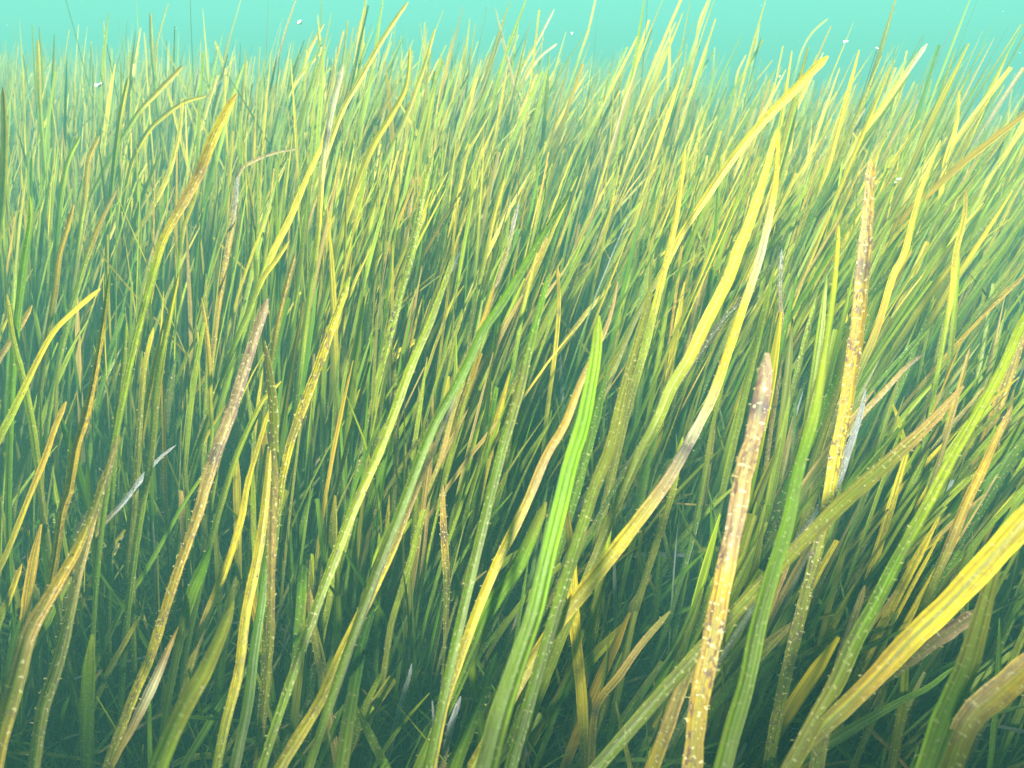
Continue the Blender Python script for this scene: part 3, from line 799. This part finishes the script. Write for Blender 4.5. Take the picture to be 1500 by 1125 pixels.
# dead leaves and threads lying over one another on the bed
def litter(n, seed):
    r = np.random.default_rng(seed)
    k = 9
    y = r.uniform(.12, 1.5, n); x = r.uniform(-1, 1, n) * (.8 * y + .3)
    z = bed(x, y) + r.uniform(.004, .13, n) ** 1.0 * r.random(n)
    a = r.uniform(0, 2 * np.pi, n); el = r.normal(0, .22, n)
    L = r.uniform(.03, .13, n); cv = r.normal(0, 1.2, n)
    s = np.linspace(-.5, .5, k)
    ang = a[:, None] + cv[:, None] * s[None]
    dirs = np.stack([np.cos(ang), np.sin(ang), np.sin(el[:, None] + r.normal(0, .5, n)[:, None] * s[None])], -1)
    P = np.stack([x, y, z], 1)[:, None, :] + np.cumsum(dirs * (L / k)[:, None, None], 1)
    P[..., 2] = np.maximum(P[..., 2], bed(P[..., 0], P[..., 1]) + .003)
    W = (r.uniform(.0007, .0032, n))[:, None] * np.interp(s, [-.5, -.4, .4, .5], [.3, 1, 1, .3])[None]
    F = np.stack([r.normal(0, .3, n), -np.ones(n) * .6, np.ones(n)], 1)
    pk = r.choice(7, n, p=[.2, .14, .16, .2, .12, .08, .1])
    C = np.array([PAL[c] for c in 'VTSDGYL'])[pk] * r.uniform(.5, 1.05, (n, 1))
    return P, W, F, np.concatenate([np.repeat(C[:, None], k, 1), np.full((n, k, 1), .4)], 2)
V, Q, UV, CC = ribbon_arrays(*litter(1500, 31), 3)
o = bpy.data.objects.new('leaf_litter', make_mesh('leaf_litter', V, Q, UV, CC, [M_BLADE])); S.collection.objects.link(o)
o['kind'] = 'stuff'; o['category'] = 'leaf litter'; o['label'] = 'tangle of dead grey and olive leaf shreds on the dark bed between the stems'

# ------------------------------------------------------------------ labels for the unlabelled blades
marks = [(r['mark'], np.array(r['tip'], float)) for o, r in blades if r['mark']]
used = set()
for o, r in blades:
    if r['label']:
        o['label'] = r['label']; used.add(r['label'])
for o, r in blades:
    if r['label']: continue
    size = 'thin' if r['w'] < 6.2 else 'narrow' if r['w'] < 10 else 'broad' if r['w'] < 20 else 'very wide'
    colr = CNAME[r['col']]
    lean = leantext(r['tip'][0] - r['foot'][0], r['foot'][1] - r['tip'][1])
    noun = 'seagrass blade' if o['category'] == 'seagrass blade' else 'leaf scrap'
    opts = []
    for mname, mt in marks:
        dv = np.array(r['tip'], float) - mt
        opts.append((float(np.hypot(*dv)), mname, dv))
    opts.sort(key=lambda q: q[0])
    lab = None
    for dist, mname, dv in opts[:6]:
        near = 'just ' if dist < 70 else '' if dist < 170 else 'well '
        ax_, ay_ = abs(dv[0]), abs(dv[1])
        if ax_ > 2.2 * ay_: rel = 'right of' if dv[0] > 0 else 'left of'
        elif ay_ > 2.2 * ax_: rel = 'below' if dv[1] > 0 else 'above'
        else: rel = ('below and ' if dv[1] > 0 else 'above and ') + ('right of' if dv[0] > 0 else 'left of')
        l = f"{size} {colr} blade {lean}, tip {near}{rel} the {mname}"
        if l not in used and len(l.split()) <= 16:
            lab = l; break
        l = f"{size} {colr} blade tinged {CNAME[r['col2']]}, tip {near}{rel} the {mname}"
        if l not in used and len(l.split()) <= 16 and r['col2'] != r['col']:
            lab = l; break
    lab = lab or l
    used.add(lab); o['label'] = lab

# ------------------------------------------------------------------ drifting flecks
def fleck(V0, c, rad, seed):
    r = np.random.default_rng(seed)
    kv, kq = knobs(np.zeros((4, 3)) + r.normal(0, rad * .6, (4, 3)), np.full((4, 3), rad) * r.uniform(.5, 1.2, (4, 3)))
    return kv, kq
fl = [(981, 122, 7, 'white drifting fleck between the arching yellow blade and the tall yellow blade'),
      (1240, 60, 6, 'pale drifting fleck in clear water right of the arching blade tip'),
      (1142, 112, 3, 'small white fleck drifting just left of the arching blade'),
      (146, 126, 9, 'bright white fleck drifting above the left grass'),
      (1315, 264, 6, 'white fleck drifting beside the tall golden-tan blade tip'),
      (437, 34, 8, 'pale round fleck drifting near the top edge at left'),
      (838, 50, 4, 'tiny white fleck drifting above centre near the top edge')]
fl[0] = (1240, 61, 6, 'whitish drifting fleck in the clear water between the two tall bent blades')
fl[1] = (1285, 70, 4, 'small pale fleck just right of the whitish drifting fleck')
for i, (x, y, pw, lab) in enumerate(fl):
    d = .75
    kv, kq = fleck(None, None, pw / 2 * d / FPX * .8, 50 + i)
    me = bpy.data.meshes.new('drifting_fleck'); me.from_pydata([tuple(v) for v in kv], [], [tuple(int(a) for a in q) for q in kq])
    me.materials.append(M_FLECK)
    for p in me.polygons: p.use_smooth = True
    o = bpy.data.objects.new('drifting_fleck', me); o.location = unproject(x, y, d); S.collection.objects.link(o)
    o['category'] = 'fleck'; o['label'] = lab; o['group'] = 'flecks drifting in the water'
r = np.random.default_rng(9)
nf = 1500
yy = .25 + 2.6 * r.random(nf); xx = r.uniform(-1, 1, nf) * (.85 * yy + .1); zz = r.uniform(.12, .85, nf)
kv, kq = knobs(np.stack([xx, yy, zz], 1), (r.uniform(.0002, .0006, nf) * (.5 + yy * .5))[:, None] * r.uniform(.6, 1.3, (nf, 3)))
me = make_mesh('suspended_specks', kv, kq, np.zeros((len(kv), 2)), np.ones((len(kv), 4)), [M_FLECK])
o = bpy.data.objects.new('suspended_specks', me); S.collection.objects.link(o)
o['kind'] = 'stuff'; o['category'] = 'specks'; o['label'] = 'fine pale specks suspended in the turquoise water'

# ------------------------------------------------------------------ the water itself, as haze
bpy.ops.mesh.primitive_cube_add(size=1, location=(0, 3, 0))
hz = bpy.context.object
hz.name = 'haze'
hz.dimensions = (44, 40, 2.4)
hz.location = (0, 12, 1.0 - 1.2)
hz.scale = (44, 40, 2.4)
hz['kind'] = 'stuff'
m, t = new_mat('water_haze')
out = t.nodes.new('ShaderNodeOutputMaterial'); pv = t.nodes.new('ShaderNodeVolumePrincipled')
pv.inputs['Color'].default_value = (0.22, 0.72, 0.60, 1)
pv.inputs['Density'].default_value = .32
pv.inputs['Anisotropy'].default_value = 0.0
t.links.new(pv.outputs[0], out.inputs['Volume'])
hz.data.materials.append(m)
